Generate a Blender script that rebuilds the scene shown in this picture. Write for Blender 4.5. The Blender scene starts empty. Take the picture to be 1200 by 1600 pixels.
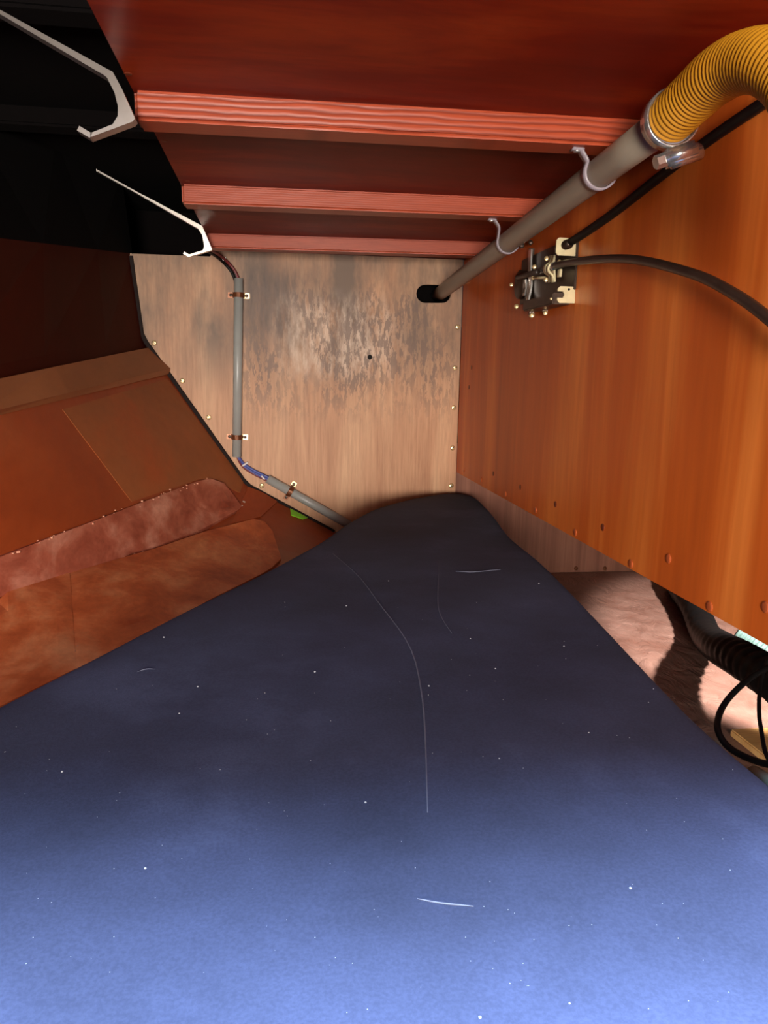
import bpy, bmesh, math, random
from mathutils import Vector, Matrix
from mathutils.bvhtree import BVHTree
random.seed(4)
S = bpy.context.scene
COL = S.collection

# ------------------------------------------------------------------ camera
F = 1200.0                                   # focal length in pixels of a 1200x1600 frame
cy = Vector(((432 - 600) / F, (800 - 581) / F, 1)).normalized()      # world Y in (right, up, forward)
cz = Vector((.019, 1, -.1825)); cz = (cz - cz.dot(cy) * cy).normalized()
cx = cy.cross(cz).normalized()
if cx.x < 0: cx = -cx
MR = Matrix((cx, cy, cz))                    # (right, up, forward) -> world
def ray(px, py): return MR @ Vector(((px - 600) / F, (800 - py) / F, 1))
def atY(px, py, Y): r = ray(px, py); return r * (Y / r.y)
def atX(px, py, X): r = ray(px, py); return r * (X / r.x)
def atZ(px, py, Z): r = ray(px, py); return r * (Z / r.z)

cam = bpy.data.cameras.new('camera'); cam.sensor_fit = 'VERTICAL'; cam.sensor_height = 36.0
cam.lens = 36.0 * F / 1600; cam.clip_start = .01
co = bpy.data.objects.new('camera', cam); COL.objects.link(co)
r_, u_, f_ = MR @ Vector((1, 0, 0)), MR @ Vector((0, 1, 0)), MR @ Vector((0, 0, 1))
co.matrix_world = Matrix(((r_.x, u_.x, -f_.x, 0), (r_.y, u_.y, -f_.y, 0), (r_.z, u_.z, -f_.z, 0), (0, 0, 0, 1)))
S.camera = co

# ------------------------------------------------------------------ light and exposure
w = bpy.data.worlds.new('world'); S.world = w; w.use_nodes = True
w.node_tree.nodes['Background'].inputs[0].default_value = (.9, .9, 1, 1)
w.node_tree.nodes['Background'].inputs[1].default_value = .03
S.view_settings.view_transform = 'Standard'; S.view_settings.look = 'None'
S.view_settings.exposure = 0.0; S.view_settings.gamma = 1.0; S.view_settings.use_curve_mapping = False
def area(name, loc, target, size, power, col, size_y=None):
    l = bpy.data.lights.new(name, 'AREA'); l.energy = power; l.color = col; l.size = size
    if size_y: l.shape = 'RECTANGLE'; l.size_y = size_y
    o = bpy.data.objects.new(name, l); COL.objects.link(o); o.location = loc
    o.rotation_euler = (Vector(target) - Vector(loc)).to_track_quat('-Z', 'Y').to_euler(); return o
area('cabin_light', (-.20, -1.5, -.12), (.25, 2.0, .02), .45, 100, (1, .93, .83))
area('hatch_daylight', (-.25, -.05, 2.0), (-.10, .10, -.3), .9, 980, (.53, .74, 1), .9)
area('companionway_daylight', (-.10, -.55, .80), (.0, .7, -.3), .6, 13, (.80, .84, 1), .4)
sp = bpy.data.lights.new('added_floor_spot', 'SPOT'); sp.energy = 250; sp.color = (1, .95, .90)  # added spot, out of sight, standing in for daylight on the hull bottom
sp.spot_size = math.radians(46); sp.spot_blend = .15; sp.shadow_soft_size = .032
SPOT_POS = Vector((.95, .60, .16))
so = bpy.data.objects.new('added_floor_spot', sp); COL.objects.link(so); so.location = SPOT_POS
so.rotation_euler = (Vector((1.05, 1.20, -.54)) - SPOT_POS).to_track_quat('-Z', 'Y').to_euler()

# ------------------------------------------------------------------ materials
def new_mat(name):
    m = bpy.data.materials.new(name); m.use_nodes = True
    nt = m.node_tree; return m, nt, nt.nodes['Principled BSDF']
def nd(nt, t, **k):
    n = nt.nodes.new(t)
    for a, v in k.items():
        if a in n.inputs: n.inputs[a].default_value = v
        else: setattr(n, a, v)
    return n
def rgb(r, g, b):                            # display 0..255 -> linear
    f = lambda c: c / 255 / 12.92 if c / 255 <= .04045 else ((c / 255 + .055) / 1.055) ** 2.4
    return (f(r), f(g), f(b), 1)
def noise(nt, scale3, scale=1, detail=4, rough=.55, rot=(0, 0, 0), loc=(0, 0, 0), dist=0):
    tc = nd(nt, 'ShaderNodeTexCoord'); mp = nd(nt, 'ShaderNodeMapping')
    mp.inputs['Scale'].default_value = scale3; mp.inputs['Rotation'].default_value = rot; mp.inputs['Location'].default_value = loc
    n = nd(nt, 'ShaderNodeTexNoise'); n.inputs['Scale'].default_value = scale; n.inputs['Detail'].default_value = detail
    n.inputs['Roughness'].default_value = rough; n.inputs['Distortion'].default_value = dist
    nt.links.new(tc.outputs['Object'], mp.inputs[0]); nt.links.new(mp.outputs[0], n.inputs[0])
    return n.outputs['Fac']
def ramp(nt, fac, stops):
    r = nd(nt, 'ShaderNodeValToRGB'); e = r.color_ramp.elements
    while len(e) < len(stops): e.new(.5)
    for el, (p, c) in zip(e, stops): el.position = p; el.color = c
    nt.links.new(fac, r.inputs[0]); return r.outputs[0]
def mix(nt, fac, a, b, mode='MIX'):
    m = nd(nt, 'ShaderNodeMix', data_type='RGBA', blend_type=mode)
    for sock, v in ((m.inputs[0], fac), (m.inputs[6], a), (m.inputs[7], b)):
        if isinstance(v, bpy.types.NodeSocket): nt.links.new(v, sock)
        else: sock.default_value = v
    return m.outputs[2]
def bump(nt, b, fac, strength, dist=.002):
    n = nd(nt, 'ShaderNodeBump', Strength=strength, Distance=dist)
    nt.links.new(fac, n.inputs['Height']); nt.links.new(n.outputs[0], b.inputs['Normal'])
def plain(name, c, rough=.5, metal=0, var=.12, sc=60, coat=0):
    m, nt, b = new_mat(name)
    n = noise(nt, (sc,) * 3)
    lo = tuple(x * (1 - var) for x in c[:3]) + (1,); hi = tuple(min(1, x * (1 + var)) for x in c[:3]) + (1,)
    nt.links.new(ramp(nt, n, [(.3, lo), (.7, hi)]), b.inputs['Base Color'])
    b.inputs['Roughness'].default_value = rough; b.inputs['Metallic'].default_value = metal
    b.inputs['Coat Weight'].default_value = coat
    return m
def wood(name, stops, scale3, rough=.4, rot=(0, 0, 0), fine=(8, 8, 1), streak=.35, bmp=.15, coat=.2, blotch=None, spec=.3):
    m, nt, b = new_mat(name); b.inputs['Specular IOR Level'].default_value = spec
    base = ramp(nt, noise(nt, scale3, 1, 5, .6, rot, dist=.4), stops)
    fs = tuple(a * f for a, f in zip(scale3, fine))
    fn = noise(nt, fs, 1, 4, .7, rot, (3, 1, 7))
    base = mix(nt, streak, base, ramp(nt, fn, [(.3, (.45, .42, .4, 1)), (.62, (1, 1, 1, 1))]), 'MULTIPLY')
    if blotch:
        base = mix(nt, ramp(nt, noise(nt, blotch[0], 1, 3, .5, loc=(9, 4, 2)), [(.4, (0, 0, 0, 1)), (.68, (1, 1, 1, 1))]), base, blotch[1])
    nt.links.new(base, b.inputs['Base Color']); b.inputs['Roughness'].default_value = rough
    b.inputs['Coat Weight'].default_value = coat; b.inputs['Coat Roughness'].default_value = .25
    bump(nt, b, fn, bmp, .001)
    return m

M = {}
M['wall'] = wood('varnished_orange_plywood', [(.3, rgb(168, 70, 18)), (.5, rgb(200, 92, 28)), (.68, rgb(232, 130, 54))],
                 (7, 7, .6), .45, (math.radians(-7), 0, 0), (7, 7, 5), .22, .08, .12)
M['ceil'] = wood('dark_red_mahogany_ply', [(.25, rgb(94, 15, 3)), (.5, rgb(116, 24, 6)), (.7, rgb(152, 52, 15))],
                 (2.2, 9, 9), .5, fine=(5, 6, 6), streak=.3, bmp=.06, coat=0, spec=.14)
M['lower'] = wood('bare_pinkish_plywood', [(.3, rgb(122, 74, 58)), (.7, rgb(154, 102, 80))], (22, 22, 1.4), .6, (0, math.radians(24), 0), streak=.5, coat=0)
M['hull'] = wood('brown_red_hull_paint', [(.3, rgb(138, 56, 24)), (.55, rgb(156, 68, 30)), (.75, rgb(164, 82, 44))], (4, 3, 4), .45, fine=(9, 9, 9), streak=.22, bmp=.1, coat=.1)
M['hull_upper_shade'] = wood('shaded_hull_maroon', [(.3, rgb(54, 9, 2)), (.7, rgb(66, 15, 4))], (4, 3, 4), .6, fine=(9, 9, 9), streak=.2, bmp=.08, coat=0, spec=.08)  # hull red darkened: shade under the side deck put into the colour
M['stringer'] = wood('brown_painted_stringer', [(.3, rgb(140, 84, 50)), (.7, rgb(162, 100, 62))], (4, 2, 4), .5, fine=(9, 5, 9), streak=.2, bmp=.08, coat=0)
M['tabbing'] = wood('olive_brown_tabbing', [(.3, rgb(142, 82, 46)), (.55, rgb(158, 88, 48)), (.75, rgb(172, 82, 38))], (5, 4, 5), .5, fine=(9, 9, 9), streak=.2, bmp=.1, coat=0)
M['strap'] = wood('worn_red_strap', [(.3, rgb(140, 62, 42)), (.5, rgb(176, 96, 72)), (.7, rgb(214, 148, 122))], (14, 9, 14), .5, fine=(6, 6, 6), streak=.35, bmp=.2, coat=0)
M['plank'] = wood('worn_orange_plank', [(.3, rgb(176, 80, 40)), (.5, rgb(212, 112, 62)), (.7, rgb(236, 158, 104))], (13, 8, 13), .5, fine=(7, 7, 7), streak=.3, bmp=.2, coat=0)
M['flap'] = wood('orange_flap', [(.3, rgb(150, 62, 28)), (.7, rgb(164, 74, 36))], (8, 5, 8), .5, fine=(7, 7, 7), streak=.2, bmp=.1, coat=0)
M['black'] = plain('black_shade', rgb(7, 4, 4), .95)  # near black: shade of the side recess put into the colour
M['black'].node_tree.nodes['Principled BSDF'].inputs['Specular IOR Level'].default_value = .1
M['seam'] = plain('dark_gap_shade', rgb(24, 9, 6), .9)  # near black, stands in for shade in the bulkhead joint

# beams: fir with straight grain ridges, strong on the nearest one
def beam_mat(name, scale, lo, bstr):
    m, nt, b = new_mat(name)
    tc = nd(nt, 'ShaderNodeTexCoord'); mp = nd(nt, 'ShaderNodeMapping'); mp.inputs['Scale'].default_value = (.25, 0, 1)
    wv = nd(nt, 'ShaderNodeTexWave', wave_type='BANDS', bands_direction='Z'); wv.inputs['Scale'].default_value = scale
    wv.inputs['Distortion'].default_value = 3.5; wv.inputs['Detail'].default_value = 2; wv.inputs['Detail Scale'].default_value = 1.2
    nt.links.new(tc.outputs['Object'], mp.inputs[0]); nt.links.new(mp.outputs[0], wv.inputs[0])
    c1 = ramp(nt, wv.outputs['Fac'], [(.1, lo), (.5, rgb(158, 66, 38))])
    fn = noise(nt, (12, 260, 260), 1, 4, .7)
    c2 = mix(nt, .45, c1, ramp(nt, fn, [(.3, (.5, .45, .42, 1)), (.62, (1, 1, 1, 1))]), 'MULTIPLY')
    nt.links.new(c2, b.inputs['Base Color']); b.inputs['Roughness'].default_value = .42; b.inputs['Coat Weight'].default_value = .06; b.inputs['Specular IOR Level'].default_value = .3
    bump(nt, b, wv.outputs['Fac'], bstr, .0012)
    return m
M['beam'] = beam_mat('ridged_red_stained_fir', 46, rgb(126, 48, 26), .3)
M['beam_plain'] = beam_mat('red_stained_fir', 90, rgb(150, 62, 36), .06)

# bulkhead: bare ply with vertical grain and grey mould stains
m, nt, b = new_mat('stained_bulkhead_plywood'); M['bulk'] = m
base = ramp(nt, noise(nt, (11, 11, 1.2), 1, 5, .6, (0, math.radians(3), 0), dist=.5), [(.25, rgb(170, 114, 78)), (.5, rgb(196, 144, 106)), (.75, rgb(218, 172, 132))])
fn = noise(nt, (150, 150, 7), 1, 4, .7)
base = mix(nt, .5, base, ramp(nt, fn, [(.34, (.58, .50, .44, 1)), (.6, (1, 1, 1, 1))]), 'MULTIPLY')
sep = nd(nt, 'ShaderNodeSeparateXYZ'); tc = nd(nt, 'ShaderNodeTexCoord'); nt.links.new(tc.outputs['Object'], sep.inputs[0])
def window_mask(sock, a, b_, c, d):          # 0 below a, 1 between b_ and c, 0 above d
    r = nd(nt, 'ShaderNodeMapRange', interpolation_type='SMOOTHSTEP'); r.inputs[1].default_value = a; r.inputs[2].default_value = b_
    s = nd(nt, 'ShaderNodeMapRange', interpolation_type='SMOOTHSTEP'); s.inputs[1].default_value = d; s.inputs[2].default_value = c
    nt.links.new(sock, r.inputs[0]); nt.links.new(sock, s.inputs[0])
    q = nd(nt, 'ShaderNodeMath', operation='MULTIPLY'); nt.links.new(r.outputs[0], q.inputs[0]); nt.links.new(s.outputs[0], q.inputs[1])
    return q.outputs[0]
def mul(*a):
    o = a[0]
    for x in a[1:]:
        q = nd(nt, 'ShaderNodeMath', operation='MULTIPLY'); nt.links.new(o, q.inputs[0])
        if isinstance(x, bpy.types.NodeSocket): nt.links.new(x, q.inputs[1])
        else: q.inputs[1].default_value = x
        o = q.outputs[0]
    return o
soft = ramp(nt, noise(nt, (9, 9, 3.2), 1, 5, .65, loc=(2, 0, 5)), [(.34, (.12, .12, .12, 1)), (.6, (1, 1, 1, 1))])
big = mul(soft, window_mask(sep.outputs[2], -.10, .12, .3, .4))
base = mix(nt, mul(big, .95), base, rgb(104, 82, 66))
col = mul(window_mask(sep.outputs[0], -.09, -.06, .03, .10), window_mask(sep.outputs[2], .0, .13, .22, .30))
base = mix(nt, mul(col, ramp(nt, noise(nt, (60, 60, 9), 1, 4, .7), [(.36, (.45, .45, .45, 1)), (.6, (1, 1, 1, 1))]), .85), base, rgb(78, 62, 54))
fleck = ramp(nt, noise(nt, (75, 75, 22), 1, 5, .7, loc=(1, 2, 3)), [(.48, (0, 0, 0, 1)), (.53, (1, 1, 1, 1))])
where = ramp(nt, noise(nt, (8, 8, 5), 1, 3, .6, loc=(4, 2, 8)), [(.36, (0, 0, 0, 1)), (.52, (1, 1, 1, 1))])
fm = mul(fleck, where, window_mask(sep.outputs[0], -.12, -.05, .40, .52), window_mask(sep.outputs[2], -.16, .0, .17, .27), .75)
pale = mul(window_mask(sep.outputs[0], -.04, .08, .22, .36), window_mask(sep.outputs[2], -.04, .03, .14, .22), .65)
base = mix(nt, mul(pale, ramp(nt, noise(nt, (30, 30, 9), 1, 4, .7, loc=(6, 6, 6)), [(.4, (0, 0, 0, 1)), (.6, (1, 1, 1, 1))])), base, rgb(224, 198, 176))
base = mix(nt, fm, base, rgb(108, 84, 72))
nt.links.new(base, b.inputs['Base Color']); b.inputs['Roughness'].default_value = .55
bump(nt, b, fn, .12, .001)

# cushion fabric
m, nt, b = new_mat('navy_canvas'); M['canvas'] = m
base = ramp(nt, noise(nt, (5, 5, 5), 1, 5, .6), [(.3, rgb(50, 53, 72)), (.55, rgb(60, 64, 88)), (.75, rgb(76, 82, 110))])
base = mix(nt, .5, base, ramp(nt, noise(nt, (420, 420, 420), 1, 2, .6), [(.35, (.62, .62, .64, 1)), (.65, (1, 1, 1, 1))]), 'MULTIPLY')
nt.links.new(base, b.inputs['Base Color']); b.inputs['Roughness'].default_value = .85
b.inputs['Sheen Weight'].default_value = .03; b.inputs['Sheen Roughness'].default_value = .5
b.inputs['Specular IOR Level'].default_value = .06
bump(nt, b, noise(nt, (700, 700, 700), 1, 2, .6), .25, .0006)
M['crease'] = plain('faded_crease', rgb(94, 97, 114), .9)
M['lint'] = plain('pale_lint', rgb(150, 152, 158), .9)

# hull bottom below the berth: rough pale gelcoat
m, nt, b = new_mat('rough_pale_gelcoat'); M['gel'] = m
nt.links.new(ramp(nt, noise(nt, (14, 14, 14), 1, 6, .7), [(.3, rgb(110, 74, 62)), (.7, rgb(144, 110, 98))]), b.inputs['Base Color'])
b.inputs['Roughness'].default_value = .35
bump(nt, b, noise(nt, (26, 12, 26), 1, 5, .6, dist=1), .6, .012)

M['grey'] = plain('grey_pvc', rgb(156, 156, 152), .35, 0, .06, 20)
M['pipe'] = plain('grey_brown_pvc', rgb(134, 122, 106), .42, 0, .06, 12)
M['bronze'] = plain('bronze_clip', rgb(112, 66, 40), .35, .5)
M['brass'] = plain('pale_brass', rgb(214, 186, 138), .3, .7)
M['steel'] = plain('stainless_steel', rgb(196, 192, 188), .25, .9, .05)
M['alu'] = plain('aluminium', rgb(216, 206, 196), .28, .75, .05)
M['alu_dim'] = plain('dull_aluminium', rgb(150, 140, 134), .3, .75, .05)
M['rust'] = plain('tarnished_dark_steel', rgb(62, 46, 36), .4, .6, .35, 90)
M['cream'] = plain('cream_zinc_plate', rgb(206, 190, 150), .45, .35, .1)
M['clear'] = plain('translucent_grey_plastic', rgb(140, 128, 134), .3, 0, .08)
M['yellow'] = plain('yellow_ribbed_plastic', rgb(172, 116, 20), .5, 0, .08, 20)
M['rubber'] = plain('black_rubber', rgb(14, 12, 12), .5, 0, .2)
M['rubber'].node_tree.nodes['Principled BSDF'].inputs['Specular IOR Level'].default_value = .2
M['rubber_brown'] = plain('dark_brown_sheath', rgb(48, 36, 30), .4, 0, .2)
M['teal'] = plain('pale_teal_plastic', rgb(150, 186, 180), .5)
M['teal_dark'] = plain('grey_teal_hose', rgb(84, 110, 104), .5)
M['blue'] = plain('blue_wire', rgb(74, 84, 150), .45)
M['red'] = plain('dark_red_wire', rgb(110, 40, 44), .45)
M['white'] = plain('white_plastic', rgb(214, 206, 200), .5)
M['green'] = plain('bright_green_plastic', rgb(150, 245, 60), .5, 0, .05)
M['crumb'] = plain('pale_paint_crumb', rgb(212, 150, 120), .7)
M['block'] = wood('pale_pine', [(.3, rgb(206, 152, 92)), (.7, rgb(226, 180, 120))], (3, 30, 30), .5)
M['plug'] = plain('copper_brown_plug', rgb(178, 84, 42), .4, .2)
M['plug_dark'] = plain('dark_stained_plug', rgb(104, 40, 16), .5)
M['hole'] = plain('dark_hole', rgb(14, 10, 8), .9)

# ------------------------------------------------------------------ mesh helpers
def link(name, bm, mat, parent=None, smooth=False):
    me = bpy.data.meshes.new(name); bmesh.ops.recalc_face_normals(bm, faces=bm.faces); bm.to_mesh(me); bm.free()
    if smooth:
        for p in me.polygons: p.use_smooth = True
    me.materials.append(M[mat] if isinstance(mat, str) else mat)
    o = bpy.data.objects.new(name, me); COL.objects.link(o)
    if parent: o.parent = parent
    return o
def tag(o, label=None, cat=None, group=None, kind=None):
    for k, v in (('label', label), ('category', cat), ('group', group), ('kind', kind)):
        if v: o[k] = v
    return o
def thing(name, label, cat, group=None):
    return tag(bpy.data.objects.new(name, None), label, cat, group) if False else _thing(name, label, cat, group)
def _thing(name, label, cat, group):
    o = bpy.data.objects.new(name, None); COL.objects.link(o); o.empty_display_size = .02
    return tag(o, label, cat, group)
def box(bm, lo, hi, bev=0, rot=None, seg=2):
    r = bmesh.ops.create_cube(bm, size=1); v = r['verts']
    lo, hi = Vector(lo), Vector(hi); c = (lo + hi) / 2; d = hi - lo
    for q in v: q.co = Vector((q.co.x * d.x, q.co.y * d.y, q.co.z * d.z))
    if bev:
        es = list({e for q in v for e in q.link_edges})
        rr = bmesh.ops.bevel(bm, geom=es, offset=bev, segments=seg, affect='EDGES'); v = list({q for f in rr['faces'] for q in f.verts} | {q for q in v if q.is_valid})
        v = [q for q in v if q.is_valid]
    for q in v:
        if rot is not None: q.co = rot @ q.co
        q.co += c
    return v
def catmull(pts, n):
    pts = [Vector(p) for p in pts]; out = []
    P = [pts[0] * 2 - pts[1]] + pts + [pts[-1] * 2 - pts[-2]]
    for i in range(1, len(P) - 2):
        for k in range(n):
            t = k / n; a, b_, c, d = P[i - 1], P[i], P[i + 1], P[i + 2]
            out.append(.5 * ((2 * b_) + (c - a) * t + (2 * a - 5 * b_ + 4 * c - d) * t * t + (3 * b_ - a - 3 * c + d) * t ** 3))
    out.append(pts[-1]); return out
def tube(bm, path, rad, seg=16, cap=True, inner=None):
    path = [Vector(p) for p in path]; n = len(path); rings = []
    t0 = (path[1] - path[0]).normalized(); ref = Vector((0, 0, 1)) if abs(t0.z) < .9 else Vector((1, 0, 0))
    nrm = (ref - ref.dot(t0) * t0).normalized()
    for i, p in enumerate(path):
        t = (path[min(i + 1, n - 1)] - path[max(i - 1, 0)]).normalized()
        nrm = (nrm - nrm.dot(t) * t).normalized(); bn = t.cross(nrm)
        r = rad(i, n) if callable(rad) else rad
        rings.append([bm.verts.new(p + r * (math.cos(a) * nrm + math.sin(a) * bn)) for a in [2 * math.pi * k / seg for k in range(seg)]])
    for a, b_ in zip(rings, rings[1:]):
        for k in range(seg): bm.faces.new((a[k], a[(k + 1) % seg], b_[(k + 1) % seg], b_[k]))
    if cap:
        bm.faces.new(rings[0][::-1]); bm.faces.new(rings[-1])
def strap_mesh(bm, path, width_dir, width, th):
    """flat bar of given width along a path (profile swept in width_dir)"""
    path = [Vector(p) for p in path]; W = Vector(width_dir).normalized() * (width / 2); n = len(path); rows = []
    for i, p in enumerate(path):
        t = (path[min(i + 1, n - 1)] - path[max(i - 1, 0)]).normalized(); nn = t.cross(W).normalized() * (th / 2)
        rows.append([bm.verts.new(p + W + nn), bm.verts.new(p - W + nn), bm.verts.new(p - W - nn), bm.verts.new(p + W - nn)])
    for a, b_ in zip(rows, rows[1:]):
        for k in range(4): bm.faces.new((a[k], a[(k + 1) % 4], b_[(k + 1) % 4], b_[k]))
    bm.faces.new(rows[0][::-1]); bm.faces.new(rows[-1])
def disc(bm, c, axis, r, h, seg=12, dome=.6, slot=False):
    """screw head: low dome standing on c along axis"""
    axis = Vector(axis).normalized(); q = axis.to_track_quat('Z', 'Y'); c = Vector(c); rings = []
    for rr, hh in ((r, 0), (r, h * .4), (r * .75, h * .85), (r * .3, h)):
        rings.append([bm.verts.new(c + q @ Vector((rr * math.cos(2 * math.pi * k / seg), rr * math.sin(2 * math.pi * k / seg), hh))) for k in range(seg)])
    for a, b_ in zip(rings, rings[1:]):
        for k in range(seg): bm.faces.new((a[k], a[(k + 1) % seg], b_[(k + 1) % seg], b_[k]))
    bm.faces.new(rings[0][::-1]); bm.faces.new(rings[-1])
def prism(name, loops, axis, depth, mat, parent=None):
    """2-D outline (first loop) with holes, filled and extruded; axis 'Y': loops are (x,z) at y; returns mesh object"""
    cu = bpy.data.curves.new(name, 'CURVE'); cu.dimensions = '2D'; cu.fill_mode = 'BOTH'; cu.extrude = depth / 2
    for lp in loops:
        s = cu.splines.new('POLY'); s.points.add(len(lp) - 1); s.use_cyclic_u = True
        for p, (a, c) in zip(s.points, lp): p.co = (a, c, 0, 1)
    t = bpy.data.objects.new('tmp', cu); COL.objects.link(t)
    me = bpy.data.meshes.new_from_object(t.evaluated_get(bpy.context.evaluated_depsgraph_get()))
    bpy.data.objects.remove(t); bpy.data.curves.remove(cu)
    for v in me.vertices:
        x, y, z = v.co
        v.co = (x, axis - z, y)
    me.materials.clear(); me.materials.append(M[mat]); me.name = name
    for p in me.polygons: p.use_smooth = False
    bm = bmesh.new(); bm.from_mesh(me); bmesh.ops.remove_doubles(bm, verts=bm.verts, dist=1e-5); bmesh.ops.recalc_face_normals(bm, faces=bm.faces); bm.to_mesh(me); bm.free()
    o = bpy.data.objects.new(name, me); COL.objects.link(o)
    if parent: o.parent = parent
    return o

# ------------------------------------------------------------------ setting
XW = atY(713, 738, 2.0).x          # face of the orange side wall
ZW = atY(713, 738, 2.0).z          # its lower edge
ZB, ZC = .262, .292                # underside of beams, underside of deck
YB = 2.0
ZF = -.54

# bulkhead
P = [atY(*p, YB) for p in ((203, 396), (222, 525), (385, 755), (520, 828), (560, 850))]
outline = [(p.x, p.z) for p in P] + [(.30, -.52), (XW - .001, -.52), (XW - .001, ZC - .001), (-.14, ZC - .001), (-.16, P[0].z)]
h0, h1 = atY(664, 459, YB), atY(684, 459, YB); hr = .0225
hole = [(h0.x + hr * math.cos(a), h0.z + hr * math.sin(a)) for a in [math.radians(90 + 15 * k) for k in range(13)]] + \
       [(h1.x + .012 + hr * math.cos(a), h1.z + hr * math.sin(a)) for a in [math.radians(-90 + 15 * k) for k in range(13)]]
bulk = prism('wall_back', [outline, hole], YB + .006, .012, 'bulk')
tag(bulk, 'stained bare plywood bulkhead closing the far end of the berth', 'wall', kind='structure')
for p in ((241, 536), (285, 595), (326, 652), (409, 759), (717, 441), (715, 511), (711, 575), (709, 637), (707, 700), (705, 759)):
    bm = bmesh.new(); c = atY(*p, YB); disc(bm, c, (0, -1, 0), .0066, .0035); s = link('screw', bm, 'brass', bulk)
    bm = bmesh.new(); a = random.uniform(0, 3.1); rot = Matrix.Rotation(a, 3, 'Y')
    box(bm, c + Vector((-.005, -.0042, -.0008)), c + Vector((.005, -.0028, .0008)), rot=rot); link('screw_slot', bm, 'rust', s)
bm = bmesh.new(); disc(bm, atY(578, 558, YB), (0, -1, 0), .006, .0012); link('knot', bm, 'hole', bulk)
bm = bmesh.new(); hz = (h0.z + h1.z) / 2
for a_, b_ in (((h0.x - .05, YB + .013, hz - .05), (h1.x + .06, YB + .016, hz - hr)), ((h0.x - .05, YB + .013, hz + hr), (h1.x + .06, YB + .016, hz + .05)), ((h0.x - .05, YB + .11, hz - .05), (h1.x + .06, YB + .113, hz + .05)),
               ((h0.x - .053, YB + .013, hz - .05), (h0.x - .05, YB + .11, hz + .05)), ((h1.x + .06, YB + .013, hz - .05), (h1.x + .063, YB + .11, hz + .05)), ((h0.x - .05, YB + .013, hz - .053), (h1.x + .06, YB + .11, hz - .05)), ((h0.x - .05, YB + .013, hz + .05), (h1.x + .06, YB + .11, hz + .053))):
    box(bm, a_, b_)
link('hole_pocket', bm, 'black', bulk)  # closed black box added behind the hole to keep it dark
# board below the side wall
bm = bmesh.new(); box(bm, (XW, YB + .003, -.5395), (1.38, YB + .015, -.18), .001)
low = link('lower_panel', bm, 'lower', bulk); low['label'] = 'bare pinkish plywood panel below the orange wall'
for p in ((900, 888), (945, 888)):
    bm = bmesh.new(); disc(bm, atY(*p, YB + .003), (0, -1, 0), .006, .003); link('screw', bm, 'bronze', low)

# orange side wall
bm = bmesh.new(); box(bm, (XW, .30, ZW), (XW + .018, YB - .001, ZC - .001), .0015)
wr = tag(link('wall_right', bm, 'wall'), 'varnished orange plywood side wall with copper plugs along its lower edge', 'wall', kind='structure')
for p in ((725, 735), (752, 750), (790, 772), (837, 797), (899, 832), (986, 881), (1109, 948), (1045, 873), (1197, 949)):
    bm = bmesh.new(); disc(bm, atX(*p, XW), (-1, 0, 0), .0060, .0020, 12); link('screw_plug', bm, 'plug', wr)
for p in ((771, 740), (813, 761), (868, 788), (942, 824), (737, 574), (733, 605)):
    bm = bmesh.new(); disc(bm, atX(*p, XW), (-1, 0, 0), .0055, .0012, 12); s = link('screw_plug', bm, 'plug_dark', wr); s['label'] = 'dark stained plug'

# ceiling (cockpit sole) and its beams
XE = -.15
bm = bmesh.new(); box(bm, (XE, .25, ZC), (1.40, YB + .012, ZC + .018), .001)
ce = tag(link('ceiling', bm, 'ceil'), 'dark red varnished plywood ceiling carried on three red beams', 'ceiling', kind='structure')
for yl, yr in ((.908, .893), (1.327, 1.302), (1.775, 1.73)):
    bm = bmesh.new(); vs = box(bm, (XE + .002, 0, ZB), (XW - .001, .045, ZC), .0035, seg=3)
    for v in vs: v.co.y += yl + (yr - yl) * (v.co.x - XE) / (XW - XE)
    link('beam', bm, 'beam' if yl < 1 else 'beam_plain', ce)
for p in ((200, 115), (257, 220), (293, 283), (322, 347)):
    bm = bmesh.new(); disc(bm, atZ(*p, ZC), (0, 0, -1), .004, .001); link('nail_head', bm, 'plug_dark', ce)

# side deck recess: coloured black in place of shade, with its own beams
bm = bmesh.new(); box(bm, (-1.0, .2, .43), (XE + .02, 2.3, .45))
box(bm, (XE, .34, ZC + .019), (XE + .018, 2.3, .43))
sd = tag(link('ceiling_side', bm, 'black'), 'recess under the side deck, coloured black for its shade', 'ceiling', kind='structure')
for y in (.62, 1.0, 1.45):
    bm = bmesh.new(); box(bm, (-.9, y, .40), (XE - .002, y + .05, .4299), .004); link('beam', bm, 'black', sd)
bm = bmesh.new(); box(bm, (-1.0, 2.3, -.7), (1.5, 2.32, .45))  # black panel added against ambient light leaking past the bulkhead
tag(link('stern_light_block', bm, 'black'), 'black panel added behind the plywood bulkhead to stop stray light', 'wall', kind='structure')
bm = bmesh.new(); box(bm, (1.40, .2, -.6), (1.42, 2.3, ZC))  # unseen panel added to stop ambient light leaking in
tag(link('engine_light_block', bm, 'black'), 'unseen dark panel added to keep stray light out of the engine space', 'wall', kind='structure')

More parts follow.
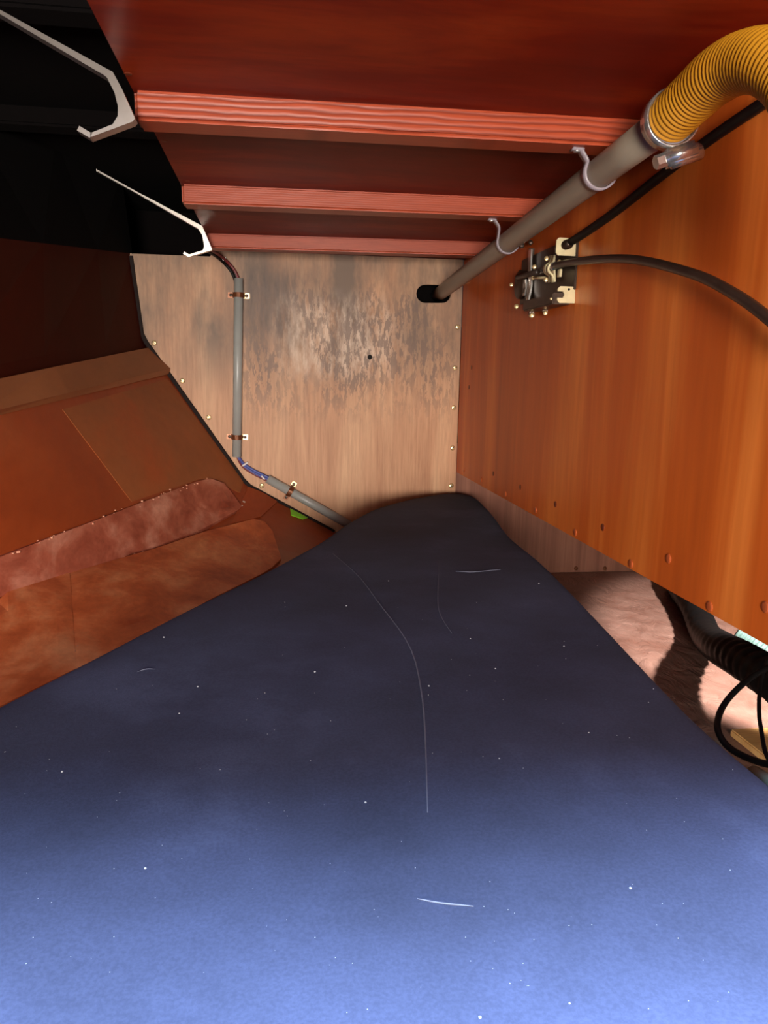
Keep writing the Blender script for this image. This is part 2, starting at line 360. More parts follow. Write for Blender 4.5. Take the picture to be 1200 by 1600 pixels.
# hull side
def line(pa, Ya, pb, Yb, Y):
    a, b_ = atY(*pa, Ya), atY(*pb, Yb); return a + (b_ - a) * ((Y - Ya) / (Yb - Ya))
YS = [2.02, 1.75, 1.45, 1.15, .85, .55, .3]
def row(fn): return [fn(Y) for Y in YS]
def lin(a, b_, Ya=2.0, Yb=.5):
    a, b_ = Vector(a), Vector(b_); return lambda Y: a + (b_ - a) * ((Y - Ya) / (Yb - Ya))
f1, f2 = atY(203, 396, 2), atY(222, 525, 2)
R0 = row(lin((-.37, 2, .46), (-.80, .5, .46)))
R1 = row(lambda Y: line((203, 396), 2, (0, 372), 1.28, Y))
R2 = row(lambda Y: line((222, 525), 2, (-5, 570), 1.28, Y))
R3 = row(lambda Y: line((228, 548), 2, (0, 592), 1.28, Y))
R4 = row(lambda Y: line((260, 582), 2, (0, 640), 1.25, Y))
def piece(pts):                       # piecewise along Y
    pts = sorted(pts, key=lambda v: -v.y)
    def fn(Y):
        for a, b_ in zip(pts, pts[1:]):
            if Y >= b_.y or b_ is pts[-1]: return a + (b_ - a) * ((Y - a.y) / (b_.y - a.y))
    return fn
K = piece([atY(385, 756, 2.0), atY(310, 836, 1.72), atY(0, 934, 1.15), Vector((-.62, .5, -.36))])
R5 = row(K)
Bm = piece([atY(522, 830, 2.0), atY(440, 890, 1.62), atY(200, 1025, 1.02), atY(0, 1130, .80), Vector((-.33, .5, -.385))])
R6 = row(Bm)
Bn = piece([Vector((.36, 2.0, -.56)), Vector((.2, 1.4, -.5)), Vector((.0, .9, -.45)), Vector((-.1, .5, -.45))])
R7 = row(Bn)
def skin(rows):
    bm = bmesh.new(); g = [[bm.verts.new(p) for p in r] for r in rows]
    for a, b_ in zip(g, g[1:]):
        for k in range(len(a) - 1): bm.faces.new((a[k], a[k + 1], b_[k + 1], b_[k]))
    return bm
def refine(rows, a=8, c=8):
    rr = []
    for x, y in zip(rows, rows[1:]):
        rr += [[p.lerp(q, k / a) for p, q in zip(x, y)] for k in range(a)]
    rr.append(rows[-1]); out = []
    for r in rr:
        o = []
        for p, q in zip(r, r[1:]): o += [p.lerp(q, k / c) for k in range(c)]
        out.append(o + [r[-1]])
    return out
bmh = skin(refine([R3, R4, R5, R6, R7])); bmh.normal_update(); tree = BVHTree.FromBMesh(bmh)
hull = link('wall_left', bmh, 'hull'); tag(hull, 'red brown painted hull side rising beside the navy cushion', 'wall', kind='structure')
link('upper_shade', skin([R0, R1]), 'black', hull)  # top of the hull side, coloured black for its shade
bmu = skin([R1, R2, R3]); link('upper_hull', bmu, 'hull_upper_shade', hull)['label'] = 'upper hull side, darkened to maroon for its shade'
def on_hull(px, py, off=0.0):
    r = ray(px, py).normalized(); loc, nrm, i, d = tree.ray_cast(Vector((0, 0, 0)), r)
    if loc is None:
        return None
    if nrm.dot(r) > 0: nrm = -nrm
    return loc + nrm * off, nrm
def resample(pl, n):
    pl = [Vector(p) for p in pl]; L = [0]
    for a, b_ in zip(pl, pl[1:]): L.append(L[-1] + (b_ - a).length)
    out = []
    for k in range(n):
        s = L[-1] * k / (n - 1); i = 0
        while i < len(pl) - 2 and L[i + 1] < s: i += 1
        t = (s - L[i]) / max(1e-9, L[i + 1] - L[i]); out.append(pl[i].lerp(pl[i + 1], t))
    return out
def patch(name, top, bot, n, mm, th, mat, lift=.0025, edge=True):
    """sheet laid on the hull between two outlines, with thickness th"""
    T, B = resample(top, n), resample(bot, n); bm = bmesh.new(); up, dn = [], []
    for j in range(mm):
        ru, rd = [], []
        for i in range(n):
            q = T[i].lerp(B[i], j / (mm - 1)); h = on_hull(q.x, q.y)
            if h is None: h = on_hull(q.x + 2, q.y - 2) or (atY(q.x, q.y, 1.5), Vector((0, -1, 0)))
            p, nn = h
            e = 0 if (edge and (i in (0, n - 1) or j in (0, mm - 1))) else 1
            ru.append(bm.verts.new(p + nn * (lift + th * (.75 + .25 * e)))); rd.append(bm.verts.new(p - nn * .002))
        up.append(ru); dn.append(rd)
    for g in (up, dn):
        for a, b_ in zip(g, g[1:]):
            for k in range(n - 1): bm.faces.new((a[k], a[k + 1], b_[k + 1], b_[k]))
    def wall_(u, d):
        for k in range(len(u) - 1): bm.faces.new((u[k], u[k + 1], d[k + 1], d[k]))
    wall_(up[0], dn[0]); wall_(up[-1], dn[-1]); wall_([r[0] for r in up], [r[0] for r in dn]); wall_([r[-1] for r in up], [r[-1] for r in dn])
    return link(name, bm, mat, hull)
# stringer along the chine, proud of the hull
bm = bmesh.new()
g = []
for a, b_ in zip(R3, R4):
    n_ = (b_ - a).cross(Vector((0, 1, 0))).normalized()
    if n_.x < 0: n_ = -n_
    g.append([bm.verts.new(q) for q in (a, a + n_ * .012, b_ + n_ * .014, b_ + n_ * .004 - (b_ - a).normalized() * -.008, b_)])
for a, b_ in zip(g, g[1:]):
    for k in range(4): bm.faces.new((a[k], a[k + 1], b_[k + 1], b_[k]))
link('stringer', bm, 'stringer', hull)['label'] = 'brown stringer along the hull chine'
patch('tabbing_sheet', [(97, 640), (262, 592), (300, 645), (380, 752)], [(205, 784), (318, 747), (345, 757), (375, 770)], 14, 8, .0006, 'tabbing', .0006)['label'] = 'olive brown glass tabbing'
patch('hull_strap', [(-120, 915), (0, 868), (320, 748), (347, 757), (376, 795)], [(-120, 968), (0, 931), (250, 856), (310, 834), (372, 800)], 24, 6, .007, 'strap')['label'] = 'worn red strap above the seam'
patch('hull_plank', [(-110, 971), (0, 936), (60, 917), (107.5, 902.5)], [(-110, 1180), (0, 1115), (60, 1085), (118, 1055)], 10, 6, .009, 'plank')['label'] = 'worn orange plank nearest the viewer'
patch('hull_plank', [(107.7, 902.4), (250, 860), (312, 838), (405, 812), (424, 834)], [(118.2, 1054.9), (240, 992), (330, 942), (420, 896), (438, 878)], 18, 7, .008, 'plank')
patch('hull_flap', [(387, 763), (410, 772), (432, 786)], [(360, 821), (385, 815), (406, 810)], 6, 4, .004, 'flap')['label'] = 'orange lapped flap at the bulkhead corner'
for p, r in (((380, 787), .005), ((377, 793), .003)):
    h = on_hull(*p); bm = bmesh.new(); disc(bm, h[0] + h[1] * .002, h[1], r, .005); link('screw', bm, 'white', hull)
# crumbs of paint along the strap edges
bm = bmesh.new()
for k in range(70):
    if k < 30: t = random.random(); p = (t * 320, 868 - t * 120 + random.gauss(0, 3))
    elif k < 50: t = random.random(); p = (t * 310, 932 - t * 97 + random.gauss(0, 3))
    else: t = random.random(); p = (t * 330, 1085 - t * 165 - abs(random.gauss(0, 10)))
    h = on_hull(*p)
    if h: 
        r = random.uniform(.0008, .0022); rr = bmesh.ops.create_cube(bm, size=r * 2)
        for v in rr['verts']: v.co = Vector((v.co.x, v.co.y * random.uniform(.5, 2), v.co.z * .6)) + h[0] + h[1] * .0085
tag(link('paint_crumbs', bm, 'crumb', hull), kind='stuff')

bm = bmesh.new(); sp_ = [atY(*p, 1.997) for p in ((204, 400), (222, 526), (262, 582), (385, 757), (455, 795), (522, 831))]
tube(bm, resample(sp_, 40), .0055, 8); link('joint_shade', bm, 'seam', hull)  # dark tube put in for the shadow gap along the bulkhead
# lower sole in the engine space
bm = bmesh.new(); gx = [XW - .3 + .1 * i for i in range(12)]; gy = [.3 + .1 * j for j in range(20)]
g = [[bm.verts.new((x, min(y, 2.29), ZF - .0 - .02 * math.sin(x * 5) * 0)) for y in gy] for x in gx]
for a, b_ in zip(g, g[1:]):
    for k in range(len(a) - 1): bm.faces.new((a[k], a[k + 1], b_[k + 1], b_[k]))
tag(link('floor', bm, 'gel'), 'rough pale gelcoat hull bottom below the orange wall', 'floor', kind='structure')

# ------------------------------------------------------------------ cushion
ZT = -.304
edge_px = [(0, 1095), (165, 1014), (330, 930), (430, 880), (500, 845), (545, 813), (580, 795), (640, 780), (690, 770), (722, 768), (745, 772), (770, 800), (800, 835), (850, 878), (900, 925), (1000, 1030), (1110, 1140), (1200, 1215)]
E2 = [atZ(*p, ZT) for p in edge_px]
pts = [Vector((-.45, .12, ZT)), Vector((-.36, .45, ZT))] + E2 + [Vector((.375, .3, ZT)), Vector((.375, .12, ZT))]
loop = []
for a, b_ in zip(pts, pts[1:] + pts[:1]):
    n_ = max(1, int((b_ - a).length / .03))
    loop += [a.lerp(b_, k / n_) for k in range(n_)]
# soften corners
for _ in range(2): loop = [(loop[i - 1] + loop[i] * 2 + loop[(i + 1) % len(loop)]) / 4 for i in range(len(loop))]
cen = Vector((.12, .75, ZT)); N = len(loop)
nrm2 = []
for i in range(N):
    t = (loop[(i + 1) % N] - loop[i - 1]); nn = Vector((t.y, -t.x, 0)).normalized()
    if nn.dot(loop[i] - cen) < 0: nn = -nn
    nrm2.append(nn)
bm = bmesh.new(); rings = []
r_e, th = .016, .062
for ins, z in ((.012, -th), (0, -th + .012), (0, -r_e), (.0015, -r_e * .62), (.005, -r_e * .28), (.010, -r_e * .08), (.017, 0)):
    rings.append([bm.verts.new(loop[i] - nrm2[i] * ins + Vector((0, 0, z))) for i in range(N)])
for s in (.93, .85, .75, .64, .52, .40, .28, .15):
    rings.append([bm.verts.new(cen + (loop[i] - nrm2[i] * .017 - cen) * s + Vector((0, 0, .002 * (1 - s) * 2))) for i in range(N)])
for a, b_ in zip(rings, rings[1:]):
    for k in range(N): bm.faces.new((a[k], a[(k + 1) % N], b_[(k + 1) % N], b_[k]))
bm.faces.new(rings[0][::-1]); bm.faces.new(rings[-1])
for v in bm.verts:                    # gentle unevenness of old foam
    if v.co.z > ZT - .01:
        v.co.z += .0022 * math.sin(9 * v.co.x + 3 * v.co.y) * math.sin(7 * v.co.y + 1) + .0012 * math.sin(23 * v.co.x - 17 * v.co.y)
bm.normal_update(); ctree = BVHTree.FromBMesh(bm)
cu = link('berth_cushion', bm, 'canvas', smooth=True)
tag(cu, 'long navy blue canvas berth cushion with faint crease lines and lint', 'cushion')
def on_cushion(px, py):
    loc, n_, i, d = ctree.ray_cast(Vector((0, 0, 0)), ray(px, py).normalized()); return (loc if loc else atZ(px, py, ZT)) + Vector((0, 0, .0004))
for pl, wd in (([(520, 865), (560, 900), (590, 940), (640, 1010), (658, 1080), (664, 1150), (668, 1270)], .0016),
               ([(686, 875), (684, 940), (690, 965), (706, 990)], .0014), ([(712, 893), (740, 894), (782, 890)], .0016),
               ([(652, 1405), (690, 1412), (740, 1417)], .0012), ([(215, 1050), (228, 1046), (242, 1046)], .001)):
    path = [on_cushion(p.x, p.y) for p in resample(catmull([(a, b_, 0) for a, b_ in pl], 5), 24)]
    bm = bmesh.new(); tube(bm, path, lambda i, n: wd * .5 * (.4 + .6 * math.sin(math.pi * (i + .5) / n)), 5); link('crease_line', bm, 'crease', cu)
bm = bmesh.new()
specks = [(985, 1388, 2.2), (571, 1254, 2), (227, 1357, 2), (97, 1206, 1.8), (492, 1050, 1.8), (750, 1590, 2.4), (670, 1072, 1.6), (774, 1045, 1.5), (842, 912, 1.4), (256, 996, 1.7), (309, 1073, 1.5), (541, 947, 1.3), (735, 998, 1.2), (881, 1010, 1.3), (780, 1185, 1.3), (280, 1115, 1.4), (890, 1568, 1.5), (920, 1145, 1.2), (607, 908, 1.2)]
for k in range(150):
    specks.append((random.uniform(0, 1150), random.uniform(900, 1590), random.uniform(.35, .8)))
for x, y, r in specks:
    loc, n_, i, d = ctree.ray_cast(Vector((0, 0, 0)), ray(x, y).normalized())
    if loc is None: continue
    rr = r * d / F; q = bmesh.ops.create_icosphere(bm, subdivisions=1, radius=rr)
    for v in q['verts']: v.co = v.co + loc
tag(link('lint', bm, 'lint', cu), kind='stuff')

# berth board under the cushion
bm = bmesh.new(); rings = []
for z in (-.020, 0):
    rings.append([bm.verts.new(cen + (loop[i] - nrm2[i] * .05 - cen) * .97 + Vector((0, 0, z - th))) for i in range(N)])
for k in range(N): bm.faces.new((rings[0][k], rings[0][(k + 1) % N], rings[1][(k + 1) % N], rings[1][k]))
bm.faces.new(rings[0][::-1]); bm.faces.new(rings[1])
tag(link('floor_berth', bm, 'lower'), 'plywood berth board under the navy cushion', 'floor', kind='structure')

# ------------------------------------------------------------------ conduits, wires, clips
CR = .0115
def conduit(pa, pb, label):
    t = thing('electrical_conduit', label, 'conduit', None)
    a, b_ = atY(*pa, YB - CR - .002), atY(*pb, YB - CR - .002)
    bm = bmesh.new(); seg = 20; d = (b_ - a).normalized(); q = d.to_track_quat('Z', 'Y'); R = []
    for p, r in ((a, CR * .78), (a, CR), (b_, CR), (b_, CR * .78)):
        R.append([bm.verts.new(p + q @ Vector((r * math.cos(2 * math.pi * k / seg), r * math.sin(2 * math.pi * k / seg), 0))) for k in range(seg)])
    for i in range(4):
        x, y = R[i], R[(i + 1) % 4]
        for k in range(seg): bm.faces.new((x[k], x[(k + 1) % seg], y[(k + 1) % seg], y[k]))
    link('tube', bm, 'grey', t, True); return a, b_
c1a, c1b = conduit((373, 435), (370, 714), 'vertical grey plastic conduit clipped to the stained plywood bulkhead')
c2a, c2b = conduit((418, 748), (556, 826), 'slanted grey plastic conduit at the foot of the plywood bulkhead')
def clip(pa, pb, t_, label, flip=1):
    """bronze saddle over the conduit axis a->b at fraction t_, two eared tabs with screws"""
    t = thing('conduit_clip', label, 'clip', 'bronze clips on the conduits')
    c = pa.lerp(pb, t_); d = (pb - pa).normalized(); side = d.cross(Vector((0, 1, 0))).normalized()
    base = Vector((c.x, YB - .0012, c.z)); r = CR + .0012
    path = [base + side * (r + .012) , base + side * (r + .002)]
    path += [Vector((c.x, c.y, c.z)) + side * r * math.cos(a) - Vector((0, 1, 0)) * r * math.sin(a) for a in [math.pi * k / 10 for k in range(11)]]
    path += [base - side * (r + .002), base - side * (r + .012)]
    bm = bmesh.new(); strap_mesh(bm, path[1:-1], d, .012, .0014); link('saddle', bm, 'bronze', t)
    for s in (1, -1):
        q = Matrix((side, Vector((0, 1, 0)), d)).transposed()
        bm = bmesh.new(); cc = base + side * s * (r + .0065); box(bm, cc - Vector((.0075, .0012, .0065)), cc + Vector((.0075, .0008, .0065)), .0006, rot=q)
        tb = link('tab', bm, 'brass' if s == flip else 'bronze', t)
        bm = bmesh.new(); disc(bm, cc + Vector((0, -.001, 0)), (0, -1, 0), .0042, .0025); link('screw', bm, 'rust', tb)
clip(c1a, c1b, .09, 'upper bronze clip holding the vertical grey conduit', 1)
clip(c1a, c1b, .885, 'lower bronze clip holding the vertical grey conduit', 1)
clip(c2a, c2b, .25, 'bronze clip holding the slanted grey conduit', 1)
def wires(label, specs, ties):
    t = thing('electrical_cable', label, 'cable')
    for mat, pl, off, r in specs:
        path = [atY(x + off[0], y + off[1], Y) for x, y, Y in pl]
        bm = bmesh.new(); tube(bm, catmull(path, 6), r, 8); link('wire', bm, mat, t, True)
    for (x, y, Y), ang, L in ties:
        bm = bmesh.new(); c = atY(x, y, Y); rot = Matrix.Rotation(ang, 3, 'Y'); box(bm, c - Vector((L, .006, .002)), c + Vector((L, .004, .002)), .001, rot=rot); link('cable_tie', bm, 'white', t)
up = [(327, 391, 1.86), (340, 399, 1.93), (352, 409, 1.975), (364, 423, 1.985), (371, 440, 1.9865), (372, 460, 1.9865)]
wires('dark red and black wires leading into the top of the vertical conduit',
      [('rubber', up, (-3, 1), .0036), ('red', up, (2, -1), .0036), ('rubber_brown', up, (-.5, -3), .003)], [((349, 406, 1.972), -.7, .008)])
dn = [(370, 705, 1.9865), (373, 716, 1.9865), (381, 727, 1.991), (396, 737, 1.992), (412, 745, 1.988), (424, 751, 1.9865)]
wires('blue and red wires bridging the gap between the two grey conduits',
      [('blue', dn, (0, -2.5), .0034), ('blue', dn, (-.5, 1), .003), ('red', dn, (0, 3.5), .0028)], [((383, 725, 1.985), -.6, .009), ((411, 746, 1.985), .9, .006)])
# green tag
t = thing('plastic_tag', 'bright green plastic tag poking out behind the foot of the bulkhead', 'tag')
def lifted(x, y): h = on_hull(x, y); return h[0] + h[1] * .003
cs = [atY(453, 793, 1.996), lifted(454, 806), lifted(472, 812), atY(482, 808, 1.996)]
bm = bmesh.new(); vs = [bm.verts.new(c) for c in cs] + [bm.verts.new(c + Vector((0, .001, -.002))) for c in cs]
bm.faces.new(vs[:4]); bm.faces.new(vs[4:][::-1])
for k in range(4): bm.faces.new((vs[k], vs[(k + 1) % 4], vs[4 + (k + 1) % 4], vs[4 + k]))
link('blade', bm, 'green', t)

# ------------------------------------------------------------------ drain pipe, hooks, clamp, yellow hose
pa, pb = atY(684, 461, 2.05), atY(1048, 186, .735)
PR = .0172
t = thing('drain_pipe', 'long grey plastic pipe running under the beams into the bulkhead hole', 'pipe')
bm = bmesh.new(); tube(bm, [pa.lerp(pb, k / 12) for k in range(13)], PR, 28); link('pipe', bm, 'pipe', t, True)
pd = (pb - pa).normalized()
def pipe_at(Y): return pa.lerp(pb, (Y - pa.y) / (pb.y - pa.y))
def hook(Y, tab_px, label):
    t = thing('pipe_hook', label, 'hook', 'translucent hooks under the beams')
    c = pipe_at(Y); r = PR + .0016
    side = pd.cross(Vector((0, 0, 1))).normalized()
    if side.x > 0: side = -side                  # towards the berth
    tab = Vector((atZ(*tab_px, ZB).x, Y, ZB - .0012))
    A = lambda a: c + side * r * math.cos(a) + Vector((0, 0, 1)) * r * math.sin(a)
    x0 = A(math.radians(20))
    pl = [tab, tab + Vector((.012, 0, -.0004)), Vector((x0.x - .006, Y, ZB - .0035)), Vector((x0.x + .001, x0.y, ZB - .013)), x0]
    pl = catmull(pl, 5) + [A(math.radians(20 - 11 * k)) for k in range(1, 19)]
    bm = bmesh.new(); strap_mesh(bm, pl, (0, 1, 0), .013, .0024); link('strap', bm, 'clear', t, True)
    bm = bmesh.new(); disc(bm, tab + Vector((.006, 0, -.0012)), (0, 0, -1), .004, .0025); link('screw', bm, 'steel', t)
hook(.915, (889, 235), 'translucent plastic hook holding the grey pipe to the nearest beam')
hook(1.335, (752, 350), 'translucent plastic hook holding the grey pipe to the middle beam')
# yellow hose
hp = [pipe_at(.80), pipe_at(.74) , atY(1085, 150, .695), atY(1120, 118, .655), atY(1160, 98, .615), atY(1205, 98, .57), atY(1250, 135, .53), atY(1272, 215, .50), atY(1280, 330, .485)]
HPTH = [Vector(p) for p in resample(catmull(hp[1:], 26), 420)]; HR = .0225
t = thing('corrugated_hose', 'yellow corrugated hose curving off the end of the grey pipe', 'hose')
bm = bmesh.new(); tube(bm, HPTH, lambda i, n: HR + .0008 * math.cos(i * 2 * math.pi / 8.0), 28); link('ribbed_tube', bm, 'yellow', t, True)
# clamp
t = thing('hose_clamp', 'steel worm drive clamp joining yellow hose to grey pipe', 'clamp')
c = pipe_at(.735); q = pd.to_track_quat('Z', 'Y')
bm = bmesh.new(); R = []; seg = 32
for r, h in ((HR + .0018, -.008), (HR + .004, -.008), (HR + .004, .007), (HR + .0018, .007)):
    R.append([bm.verts.new(c + q @ Vector((r * math.cos(2 * math.pi * k / seg), r * math.sin(2 * math.pi * k / seg), h))) for k in range(seg)])
for i in range(4):
    for k in range(seg): bm.faces.new((R[i][k], R[i][(k + 1) % seg], R[(i + 1) % 4][(k + 1) % seg], R[(i + 1) % 4][k]))
link('band', bm, 'steel', t, True)
bm = bmesh.new(); tube(bm, [c - pd * .010, c + pd * .002], lambda i, n: HR + .0012, 28); link('cuff', bm, 'clear', t, True)
toC = (Vector((0, 0, 0)) - c).normalized()
down = (Vector((.35, 0, -1)) - Vector((.35, 0, -1)).dot(pd) * pd).normalized()
wax = pd.cross(down).normalized()
hc = c + down * (HR + .011) + pd * .001
rot = Matrix((pd, wax, down)).transposed()
bm = bmesh.new(); box(bm, hc - Vector((.010, .017, .008)), hc + Vector((.010, .017, .008)), .0035, rot=rot, seg=3); hs = link('screw_housing', bm, 'steel', t, True)
bm = bmesh.new(); s_ = -1 if wax.dot(toC) < 0 else 1
s_ = -1 if wax.x > 0 else 1
tube(bm, [hc + wax * s_ * .012, hc + wax * s_ * .025], .0065, 6); link('hex_screw', bm, 'steel', hs)
bm = bmesh.new(); tube(bm, [hc + down * .003 - wax * .020 * s_, hc + down * .003 + wax * .010 * s_], .0075, 16); link('worm_barrel', bm, 'steel', hs, True)

# ------------------------------------------------------------------ control cables
def cable(name, label, pl, r, mat, cat='cable'):
    t = thing(name, label, cat)
    bm = bmesh.new(); tube(bm, catmull(pl, 8), r, 14); link('sheath', bm, mat, t, True); return t
W = lambda px, py, off: atX(px, py, XW - off)
cable('control_cable', 'black control cable rising along the top of the orange wall',
      [atY(888, 380, 1.215), W(905, 370, .020), W(960, 332, .014), W(1030, 277, .011), W(1110, 217, .010), W(1190, 163, .012), W(1260, 118, .016)], .0062, 'rubber')
cable('control_cable', 'dark brown control cable arching across the orange wall',
      [atY(868, 415, 1.25), W(905, 408, .034), W(985, 405, .036), (W(1080, 427, .036)), W(1145, 458, .034), W(1200, 497, .032), W(1270, 560, .030)], .0056, 'rubber_brown')

# ------------------------------------------------------------------ cable bracket mechanism on the wall
t = thing('cable_bracket', 'tarnished metal control cable bracket bolted to the orange wall', 'bracket')
bm = bmesh.new(); y0, y1 = 1.215, 1.52
za, zb_ = W(830, 398, 0).z, W(840, 478, 0).z
bm = bmesh.new(); box(bm, (XW - .004, y0 + .004, zb_ + .01), (XW - .0002, y1 - .02, za - .004), .001); link('base_plate', bm, 'rust', t)
def flange(name, x0, y0_, x1, y1_, Y, mat, notch=None, th=.003, parent=None):
    a, b_ = atY(x0, y0_, Y), atY(x1, y1_, Y)
    xa, xb, zt, zbt = a.x, min(b_.x, XW - .0004), a.z, b_.z
    c = .004
    lp = [(xa + c, zt), (xb, zt), (xb, zbt), (xa + c, zbt), (xa, zbt + c)]
    if notch: zm = (zt + zbt) / 2; lp += [(xa, zm - .005), (xa + .009, zm - .005), (xa + .0115, zm), (xa + .009, zm + .005), (xa, zm + .005)]
    lp += [(xa, zt - c)]
    return prism(name, [lp], Y + th / 2, th, mat, parent or t)
flange('flange', 870, 371, 899, 400, 1.222, 'cream')
fl = flange('flange', 872, 447, 899, 474, 1.222, 'cream', True)
bm = bmesh.new(); disc(bm, atY(889, 452, 1.221), (0, -1, 0), .002, .001); link('rivet_hole', bm, 'hole', fl)
bm = bmesh.new(); tube(bm, [atY(889, 381, 1.20), atY(873, 387, 1.27)], .0075, 14); link('ferrule', bm, 'rust', t, True)
# body channel running back from the lower flange
a = atY(876, 449, 1.225); b_ = atY(832, 478, 1.49)
bm = bmesh.new(); box(bm, (XW - .036, 1.226, a.z - .026), (XW - .0045, 1.38, a.z - .008), .002); link('channel', bm, 'rust', t)
# edge-on cross plate
p0, p1 = atY(828, 388, 1.44), atY(825, 471, 1.44)
lp = [(p0.x - .002, p0.z), (p0.x + .012, p0.z), (p0.x + .012, p1.z), (p1.x - .007, p1.z), (p1.x - .004, p1.z + .02), (p0.x - .001, p1.z + .04)]
prism('cross_plate', [lp], 1.44, .004, 'rust', t)
bm = bmesh.new(); strap_mesh(bm, catmull([atY(829, 390, 1.43), atY(828, 420, 1.43), atY(829, 445, 1.43), atY(824, 470, 1.43)], 4), (0, 1, 0), .014, .003); link('edge_strip', bm, 'steel', t)
bm = bmesh.new(); strap_mesh(bm, [atY(820, 437, 1.45), atY(821, 450, 1.45), atY(819, 462, 1.45)], (0, 1, 0), .012, .003); link('edge_strip', bm, 'steel', t)
# pulley / quadrant at the far side
c = atY(814, 445, 1.48)
bm = bmesh.new(); tube(bm, [c + Vector((-.006, 0, 0)), c + Vector((-.004, 0, 0)), c + Vector((.004, 0, 0)), c + Vector((.006, 0, 0))], lambda i, n: (.024, .027, .027, .024)[i], 20); link('quadrant', bm, 'rust', t, True)
bm = bmesh.new(); tube(bm, [atY(809, 433, 1.44), atY(840, 425, 1.36)], .0052, 10); link('rod', bm, 'rubber_brown', t, True)
# two saddle clamps gripping the middle cable
for Y, dx in ((1.31, 0), (1.27, 5)):
    c0 = atY(856 + dx, 420, Y); z1, z2 = atY(856 + dx, 399, Y).z, atY(856 + dx, 441, Y).z
    pl = [Vector((c0.x + .004, Y, z1)), Vector((c0.x + .003, Y, c0.z + .011))]
    pl += [c0 + Vector((-.009 * math.sin(a) + .003, 0, .009 * math.cos(a))) for a in [math.pi * k / 8 for k in range(1, 8)]]
    pl += [Vector((c0.x + .003, Y, c0.z - .011)), Vector((c0.x + .004, Y, z2))]
    bm = bmesh.new(); strap_mesh(bm, pl, (0, 1, 0), .010, .0028); link('saddle_clamp', bm, 'cream', t, True)
bm = bmesh.new(); strap_mesh(bm, [atY(864, 399, 1.285), atY(865, 441, 1.285)], (0, 1, 0), .012, .003); link('clamp_plate', bm, 'cream', t)
bm = bmesh.new(); strap_mesh(bm, [atY(875, 421, 1.26), atY(874, 433, 1.26)], (0, 1, 0), .010, .004); link('clamp_plate', bm, 'cream', t)
bm = bmesh.new(); tube(bm, [atY(845, 423, 1.40), atY(868, 415, 1.25)], .0064, 14); link('cable_end', bm, 'steel', t, True)
bm = bmesh.new(); tube(bm, [atY(833, 434, 1.38), atY(852, 434, 1.32)], .0022, 8); link('pin', bm, 'cream', t, True)
for x, y, Y, r in ((854, 404, 1.30, .0042), (853, 437, 1.30, .0042), (835, 417, 1.37, .0042), (833, 434, 1.38, .0036), (874, 409, 1.25, .0036), (834, 471, 1.35, .0048), (807, 479, 1.45, .0048), (831, 493, 1.38, .0052), (852, 489, 1.33, .0045), (829, 379, 1.42, .0045), (815, 383, 1.47, .0058), (799, 445, 1.5, .004), (861, 467, 1.222, .0022)):
    bm = bmesh.new(); c = atY(x, y, Y); disc(bm, c, (-.35, -1, .1), r, r * .8, 10)
    tube(bm, [c, c + Vector((.35, 1, -.1)).normalized() * .012], r * .55, 6); link('bolt', bm, 'brass' if y not in (379, 383) else 'rust', t)
bm = bmesh.new(); tube(bm, [W(829, 490, .006), atY(831, 490, 1.385)], .0045, 8); link('stud', bm, 'rust', t)
bm = bmesh.new(); tube(bm, [W(850, 484, .004), atY(852, 486, 1.335)], .0045, 8); link('stud', bm, 'rust', t)
bm = bmesh.new(); tube(bm, [W(815, 383, .002), atY(815, 383, 1.475)], .006, 8); link('stud', bm, 'rust', t)

# ------------------------------------------------------------------ metal knee brackets in the side recess
def knee(Y, outer, inner, lip, label, d=.03, mat='alu'):
    t = thing('knee_bracket', label, 'bracket', 'metal knee brackets under the side deck')
    lp = [(atY(*p, Y).x, atY(*p, Y).z) for p in outer + inner[::-1]]
    o = prism('frame', [lp], Y + d / 2, d, mat, t)
    bm = bmesh.new(); a, b_ = atY(*lip[0], Y), atY(*lip[1], Y); strap_mesh(bm, [a + Vector((0, d / 2, 0)), b_ + Vector((0, d / 2, 0))], (0, 1, 0), d, .005); link('lip', bm, mat, t)
    return t
knee(.86, [(-70, -24), (0, 15), (168, 108), (176, 112), (190, 138), (211, 185), (207, 190), (142, 214)],
     [(-71, -17), (0, 22), (162, 117), (167, 121), (179, 145), (184, 165), (184, 181), (176, 194), (141, 208)], ((142, 212), (122, 200)),
     'pale metal knee bracket beside the nearest ceiling beam', .016, 'alu_dim')
knee(1.70, [(150, 264), (217, 301), (316, 353), (331, 389), (330, 391), (296, 401)],
     [(150, 267), (217, 304), (309, 357), (316, 367), (319, 385), (317, 391), (295, 397.5)], ((296, 400), (287, 395)),
     'pale metal knee bracket beside the farthest ceiling beam', .014)

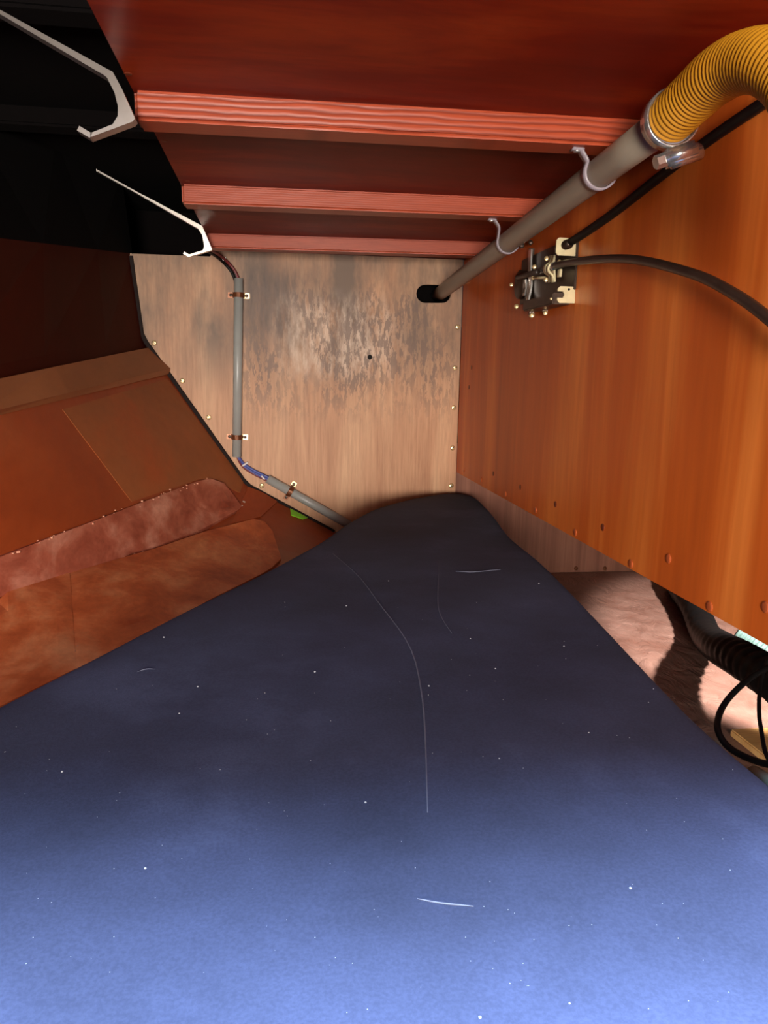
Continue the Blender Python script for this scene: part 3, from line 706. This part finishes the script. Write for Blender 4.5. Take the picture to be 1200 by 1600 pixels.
# ------------------------------------------------------------------ engine space: hoses, cables, block
def floor_pt(px, py): return atZ(px, py, ZF)
t = thing('exhaust_hose', 'thick black ribbed hose sagging in the engine space behind the orange wall', 'hose')
HX = ZF + .0315
hp2 = [Vector((1.16, 2.0 - .03, HX)), atZ(1057, 905, HX), atZ(1085, 950, HX), atZ(1103, 992, HX), atY(1124, 1011, 1.18), atY(1158, 1030, 1.04), atY(1205, 1060, .93), atY(1290, 1118, .80)]
HP2 = catmull(hp2, 24)
bm = bmesh.new(); tube(bm, HP2, lambda i, n: .029 + .0011 * math.cos(i * 2 * math.pi / 6), 20); link('ribbed_tube', bm, 'rubber', t, True)
t = thing('drain_hose', 'pale teal ribbed hose glimpsed above the thick black hose', 'hose')
bm = bmesh.new(); tube(bm, resample(catmull([atY(1153, 986, 1.42), atY(1178, 1003, 1.40), atY(1215, 1032, 1.36), atY(1300, 1095, 1.27)], 10), 90), lambda i, n: .019 + .0014 * math.cos(i * 2 * math.pi / 4), 18); link('ribbed_tube', bm, 'teal_dark', t, True)
cable('power_cable', 'thick black cable looping down to the cushion edge below the orange wall',
      [atY(1240, 1030, .82), atY(1200, 1043, .80), atY(1165, 1065, .77), atY(1132, 1100, .73), atY(1121, 1135, .68), atY(1136, 1165, .655), atY(1170, 1185, .63), atY(1215, 1197, .60), atY(1280, 1200, .57)], .0034, 'rubber')
cable('power_cable', 'thin black cable hanging inside the loop of the thick cable',
      [atY(1200, 1030, .86), atY(1189, 1065, .84), atY(1186, 1110, .80), atY(1191, 1150, .76), atY(1200, 1185, .72), atY(1230, 1230, .70)], .0025, 'rubber')
t = thing('wood_block', 'pale pine block on the hull bottom inside the cable loop', 'block')
p = floor_pt(1140, 1150)
bm = bmesh.new(); box(bm, (p.x, p.y - .12, ZF), (p.x + .25, p.y, ZF + .012), .002); link('board', bm, 'block', t)
t = thing('plastic_pipe', 'pale teal plastic pipe lying just beyond the cushion edge', 'pipe')
bm = bmesh.new(); a = Vector((.47, .62, -.375)); tube(bm, [atY(1178, 1208, .60), atY(1260, 1262, .50)], .007, 14); link('tube', bm, 'teal', t, True)
